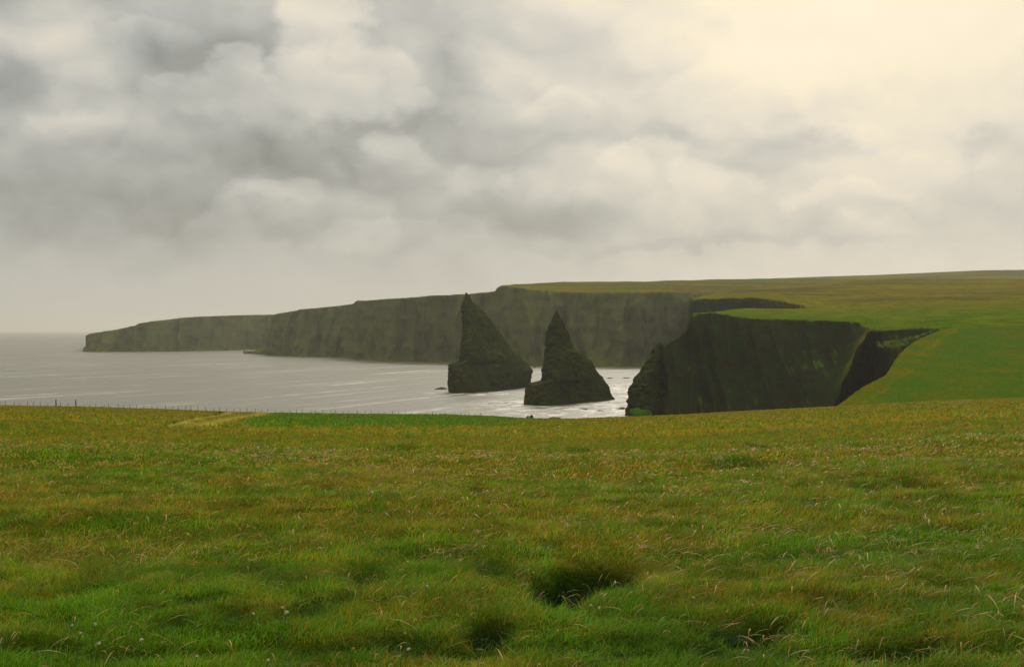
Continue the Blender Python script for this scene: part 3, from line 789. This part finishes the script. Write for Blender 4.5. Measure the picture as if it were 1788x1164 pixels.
def sample(n, D0, D1, wide):
    # uniform per ground area times falloff chosen by caller
    u = rng.uniform(0, 1, n)
    Y = np.sqrt(D0 ** 2 + u * (D1 ** 2 - D0 ** 2))
    px = rng.uniform(-60 - wide, 1848 + wide, n)
    X = (px - CX) / F * Y
    return X, Y
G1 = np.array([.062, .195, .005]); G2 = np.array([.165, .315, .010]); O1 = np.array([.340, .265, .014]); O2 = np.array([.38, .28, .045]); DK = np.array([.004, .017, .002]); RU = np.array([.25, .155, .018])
def sward(name, n, D0, D1, wide, nseg, wfun, hfun, label, dim=1.0):
    X, Y = sample(n, D0, D1, wide)
    px = CX + F * X / Y
    keep = Y < edgeD(px) - .4
    X, Y, px = X[keep], Y[keep], px[keep]; n = len(X)
    hol = hollow(X, Y)
    gf, _, _ = green_frac(X, Y)
    gf = gf + 1.3 * np.clip(hol, 0, 1)
    r = rng.uniform(0, 1, n)
    isg = rng.uniform(0, 1, n) < np.clip(.30 + .62 * gf, .05, .97)
    c = np.where(isg[:, None], G1 + (G2 - G1) * r[:, None], O1 + (O2 - O1) * (r[:, None] ** 2))
    ru = (~isg) & (rng.uniform(0, 1, n) < .22)
    c = np.where(ru[:, None], RU, c)
    c = dim * 1.08 * c * rng.uniform(.65, 1.3, n)[:, None] * np.clip(1 + .45 * fbm(X / .8, Y / 1.1, 15.0, 3), .5, 1.6)[:, None]
    kk = np.interp(Y, [25, 60, 150], [1, .75, .45])[:, None]
    mean = mixc(np.array([.235, .190, .012])[None], np.array([.095, .180, .008])[None], gf) * .95
    c = mean + (c - mean) * kk
    c = far_marks(c, px, HY + (H - (H - EYE - slope(px) * Y)) * F / Y)
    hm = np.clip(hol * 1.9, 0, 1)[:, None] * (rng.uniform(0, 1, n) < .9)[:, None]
    c = c * (1 - hm) + DK * rng.uniform(.6, 1.4, n)[:, None] * hm  # hollow blades: darker green growth with the hollow's shade painted in
    tuft = np.clip(1 + .8 * fbm(X / .4, Y / .4, 11.0, 2) + .3 * fbm(X / 3, Y / 3, 12.0, 2), .4, 2.0)
    hgt = hfun(Y) * rng.uniform(.55, 1.25, n) * tuft * (1 - .50 * np.clip(hol, 0, 1))
    wid = wfun(Y) * rng.uniform(.7, 1.3, n)
    lean = np.clip(rng.gamma(2.4, .35, n), 0, 2.2)
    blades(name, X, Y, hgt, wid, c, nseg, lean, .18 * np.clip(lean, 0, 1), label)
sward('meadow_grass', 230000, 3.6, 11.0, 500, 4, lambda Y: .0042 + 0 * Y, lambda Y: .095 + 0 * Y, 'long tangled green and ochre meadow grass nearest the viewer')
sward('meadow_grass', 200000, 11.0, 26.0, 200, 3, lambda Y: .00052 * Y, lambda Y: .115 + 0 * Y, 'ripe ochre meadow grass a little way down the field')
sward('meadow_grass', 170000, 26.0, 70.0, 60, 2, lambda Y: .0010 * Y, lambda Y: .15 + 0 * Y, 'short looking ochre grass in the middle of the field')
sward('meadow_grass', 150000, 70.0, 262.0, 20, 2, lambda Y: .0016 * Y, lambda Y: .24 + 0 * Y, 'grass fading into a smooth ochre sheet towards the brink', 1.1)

def seedheads(n, D0, D1, wide, w, label):
    X, Y = sample(n * 3, D0, D1, wide)
    clump = fbm(X / 1.1, Y / 1.1, 21.0, 3) + .6 * fbm(X / 5, Y / 5, 22.0, 2)
    k = clump + rng.uniform(-.6, .6, n * 3) - hollow(X, Y) * .6 > .15
    X, Y = X[k][:n], Y[k][:n]; n = len(X)
    hgt = rng.uniform(.16, .34, n); lean = np.clip(rng.normal(.75, .3, n), .1, 1.6)
    prof = [.30, .26, .24, .24, .6, 1.5, 1.7, 1.0, .2]
    r = rng.uniform(0, 1, (n, 1))
    base = np.array([.24, .165, .045]) * (1 - r) + np.array([.13, .14, .03]) * r
    head = np.array([.55, .38, .14]) * (1 - r) + np.array([.42, .24, .11]) * r
    C = np.zeros((n, 18, 3))
    for j in range(9):
        C[:, 2 * j:2 * j + 2] = (base if j < 4 else head)[:, None]
    blades('seed_heads', X, Y, hgt, np.full(n, w) * np.clip(Y / 9, 1, 9), C, 8, lean, .42 + 0 * lean, label, head=prof)
seedheads(1900, 4.0, 12.0, 400, .0048, 'tan drooping seed heads among the nearest grass')
seedheads(6000, 12.0, 40.0, 100, .0065, 'pale seed heads scattered over the middle field')

# ------------------------------------------------------------------ flowers
def flat_mat(name, c, rough=.7):
    m, g, out = new_mat(name)
    tc = g.n('ShaderNodeTexCoord')
    n_ = g.noise(tc.outputs['Object'], 60.0, 3, .6).outputs[0]
    principled(g, out, g.mix(n_, tuple(q * .8 for q in c) + (1,), tuple(c) + (1,)), rough, .2)
    return m
m_petal = flat_mat('clover_petals', (.72, .68, .52)); m_yel = flat_mat('yellow_petals', (.75, .50, .04)); m_stem = flat_mat('flower_stem', (.06, .10, .02))
def flower_meshes(mat, rad):
    V, Fc = [], []
    r_ = random.Random(5)
    for k in range(90):
        zc = r_.uniform(-.55, 1); t = r_.uniform(0, 6.283); q = math.sqrt(max(0, 1 - zc * zc))
        d = Vector((q * math.cos(t), q * math.sin(t), zc)); u = d.orthogonal().normalized(); v = d.cross(u)
        a = rad * .62; b = rad * r_.uniform(.95, 1.12); w = rad * .17
        n0 = len(V)
        V += [tuple(d * a + u * w * .4), tuple(d * (a + b) * .5 + u * w), tuple(d * b), tuple(d * (a + b) * .5 - u * w), tuple(d * (a + b) * .53 + v * w)]
        Fc += [(n0, n0 + 1, n0 + 4), (n0 + 1, n0 + 2, n0 + 4), (n0 + 2, n0 + 3, n0 + 4), (n0 + 3, n0, n0 + 4)]
    # core
    n0 = len(V)
    for i in range(5):
        ph = math.pi * (i + .5) / 5
        for j in range(8): V.append((rad * .68 * math.sin(ph) * math.cos(j * .785), rad * .68 * math.sin(ph) * math.sin(j * .785), rad * .68 * math.cos(ph)))
    for i in range(4):
        for j in range(8): Fc.append((n0 + i * 8 + j, n0 + i * 8 + (j + 1) % 8, n0 + i * 8 + 8 + (j + 1) % 8, n0 + i * 8 + 8 + j))
    me = bpy.data.meshes.new('flower_head'); me.from_pydata(V, [], Fc); me.update(); me.materials.append(mat)
    return me
def stem_mesh(h):
    V, Fc = [], []
    for i in range(6):
        t = i / 5
        for j in range(5):
            a = j * 1.2566
            V.append((.0016 * math.cos(a) + .03 * (t * t - 1), .0016 * math.sin(a), h * (t - 1)))
    for i in range(5):
        for j in range(5): Fc.append((i * 5 + j, i * 5 + (j + 1) % 5, i * 5 + 5 + (j + 1) % 5, i * 5 + 5 + j))
    me = bpy.data.meshes.new('stem'); me.from_pydata(V, [], Fc); me.update(); me.materials.append(m_stem)
    return me
HS = .26
hw, hyel, st_ = flower_meshes(m_petal, .014), flower_meshes(m_yel, .012), stem_mesh(HS)
FL = [(493, 1060, 1.05, 'w', 'white clover head just above and left of its bigger twin, left of centre'), (500, 1069, 1.35, 'w', 'biggest white clover head, beside a dark green hollow left of centre'),
      (442, 1071, .9, 'w', 'dull white clover head between the dark hollow and the clover pair'), (246, 1117, 1.1, 'w', 'white clover head low on the left, above the dark rut'),
      (172, 1123, .9, 'w', 'small white clover head near the bottom left, close to the rut'), (166, 1089, 1.0, 'w', 'cream clover head higher up on the left side'),
      (125, 1091, .7, 'w', 'faint cream clover head farthest to the left'), (140, 1105, .8, 'w', 'small cream clover head just below the two at far left'),
      (343, 1145, .8, 'w', 'white clover head at the bottom edge below the dark rut'), (468, 1152, .8, 'w', 'white clover head at the very bottom, left of centre'),
      (808, 922, 1.1, 'w', 'white flower head alone in the ochre grass above the middle'), (990, 914, .9, 'w', 'small white flower head in ochre grass right of the middle stack'),
      (746, 1023, 1.0, 'w', 'white flower head left of the big dark hollow'), (843, 1026, .7, 'w', 'tiny pale flower head close to the left end of the big dark hollow'),
      (713, 1133, 1.0, 'w', 'white flower head at the bottom, below the yellow bloom'), (1211, 1043, .9, 'w', 'pale flower head right of the big dark hollow'),
      (1032, 1056, .8, 'w', 'pale flower head just below the big dark hollow'), (931, 999, .7, 'w', 'tiny pale flower head above the left end of the big dark hollow'),
      (712, 980, .8, 'w', 'small pale flower head high in the grass left of centre'), (1604, 995, .9, 'w', 'small white flower head on the right side of the field'),
      (1555, 909, .8, 'w', 'tiny white flower head far up on the right'), (1707, 956, .9, 'w', 'pale flower head near the right edge of the field'),
      (707, 1105, 1.0, 'y', 'yellow flower head low in the grass left of centre'), (617, 1132, .9, 'y', 'yellow flower head at the bottom among bowed tan stems')]
m_cup = {'w': hw, 'y': hyel}
for (x, y, s_, k_, lab) in FL:
    # head appears at pixel (x, y): stand its stem where head height above ground is HS
    sl = float(slope(x)); Y0 = (EYE - HS) / ((y - HY) / F - sl); X0 = (x - CX) / F * Y0
    z0 = float(ground_z(np.array([X0]), np.array([Y0]))[0])
    t_ = empty('clover_flower' if k_ == 'w' else 'yellow_flower', (X0, Y0, z0))
    tag(t_, lab, 'flower', 'white clover heads in the grass' if k_ == 'w' else 'yellow flower heads in the grass')
    sc_ = .82 * s_ * max(1.0, (Y0 / 9) ** .5)
    dz_ = (H - (y - HY) / F * Y0) - z0
    h_ = bpy.data.objects.new('flower_head', m_cup[k_]); COL.objects.link(h_); h_.parent = t_; h_.location = (0, 0, dz_); h_.scale = (sc_, sc_, sc_ * .9)
    h_.rotation_euler = (random.uniform(-.4, .4), random.uniform(-.4, .4), random.uniform(0, 6))
    s2 = bpy.data.objects.new('stem', st_); COL.objects.link(s2); s2.parent = t_; s2.location = (0, 0, dz_); s2.scale = (1, 1, dz_ / HS)

# ------------------------------------------------------------------ low shrubs on the brink
m_leaf, g, out = new_mat('shrub_leaves')
at = g.n('ShaderNodeVertexColor', layer_name='tint')
pb = g.n('ShaderNodeBsdfPrincipled'); g.put(pb.inputs['Base Color'], at.outputs[0]); pb.inputs['Roughness'].default_value = .6; pb.inputs['Specular IOR Level'].default_value = .2
tl = g.n('ShaderNodeBsdfTranslucent'); g.put(tl.inputs['Color'], at.outputs[0])
ms = g.n('ShaderNodeMixShader'); ms.inputs[0].default_value = .3
g.nt.links.new(pb.outputs[0], ms.inputs[1]); g.nt.links.new(tl.outputs[0], ms.inputs[2]); g.nt.links.new(ms.outputs[0], out.inputs[0])
def shrub(x, wpx, hpx, n, col, label, back=1.5):
    P_ = field_pt(x, back); sc = P_[1] / F; W_, Hh = wpx * sc * .5, hpx * sc
    root = empty('shrub', P_); tag(root, label, 'shrub', 'low shrubs on the brink of the field')
    lob = [(random.uniform(-.7, .7) * W_, random.uniform(-.4, .4) * W_, random.uniform(.25, .75) * Hh, random.uniform(.3, .5)) for _ in range(8)]
    V, Fc, C = [], [], []
    for k in range(n):
        l_ = random.choice(lob)
        d = Vector((random.gauss(0, 1), random.gauss(0, 1), random.gauss(0, 1))).normalized() * random.uniform(.5, 1) ** .5
        c_ = Vector((l_[0] + d.x * l_[3] * W_, l_[1] + d.y * l_[3] * W_, max(.02, l_[2] + d.z * l_[3] * Hh)))
        u = Vector((random.gauss(0, 1), random.gauss(0, 1), random.gauss(0, .6))).normalized(); v = u.orthogonal().normalized()
        s_ = random.uniform(.05, .11); n0 = len(V)
        V += [tuple(c_ - u * s_), tuple(c_ + v * s_ * .45), tuple(c_ + u * s_), tuple(c_ - v * s_ * .45)]
        Fc.append((n0, n0 + 1, n0 + 2, n0 + 3)); f_ = random.uniform(.6, 1.4); C += [[q * f_ for q in col]] * 4
    mesh_obj('foliage', np.array(V), Fc, m_leaf, root, cols=np.array(C), smooth=False)
    V, Fc = [], []
    for l_ in lob:
        n0 = len(V)
        for i, (t, r) in enumerate(((0, .03), (.5, .02), (1, .008))):
            for j in range(5): V.append((l_[0] * (t * .9 + .1) + r * math.cos(j * 1.2566), l_[1] * (t * .9 + .1) + r * math.sin(j * 1.2566), l_[2] * t - .05 * (1 - t)))
        for i in range(2):
            for j in range(5): Fc.append((n0 + i * 5 + j, n0 + i * 5 + (j + 1) % 5, n0 + i * 5 + 5 + (j + 1) % 5, n0 + i * 5 + 5 + j))
    mesh_obj('stem', np.array(V), Fc, m_wood, root)
shrub(925, 13, 8, 1500, (.09, .17, .014), 'small rounded dark shrub on the brink, left of the two below the middle stack')
shrub(967, 22, 4, 1500, (.09, .17, .015), 'low spreading dark shrub on the brink, right of the two below the middle stack')
shrub(1118, 36, 14, 3500, (.10, .25, .012), 'bright green leafy shrub on the brink in front of the dark pinnacle')

# ------------------------------------------------------------------ sea air
hz = bpy.data.materials.new('sea_air'); hz.use_nodes = True
nt = hz.node_tree; nt.nodes.clear()
o_ = nt.nodes.new('ShaderNodeOutputMaterial'); pv = nt.nodes.new('ShaderNodeVolumePrincipled')
pv.inputs['Color'].default_value = (.93, .92, .84, 1); pv.inputs['Density'].default_value = 0.000065; pv.inputs['Anisotropy'].default_value = 0.45
nt.links.new(pv.outputs[0], o_.inputs['Volume'])
b0, b1 = (-61000, -3000, -73), (61000, 61000, 262)
V = [(x, y, z) for x in (b0[0], b1[0]) for y in (b0[1], b1[1]) for z in (b0[2], b1[2])]
Fc = [(0, 1, 3, 2), (4, 6, 7, 5), (0, 4, 5, 1), (2, 3, 7, 6), (0, 2, 6, 4), (1, 5, 7, 3)]
tag(mesh_obj('haze', np.array(V, float), Fc, hz, smooth=False), kind='stuff')
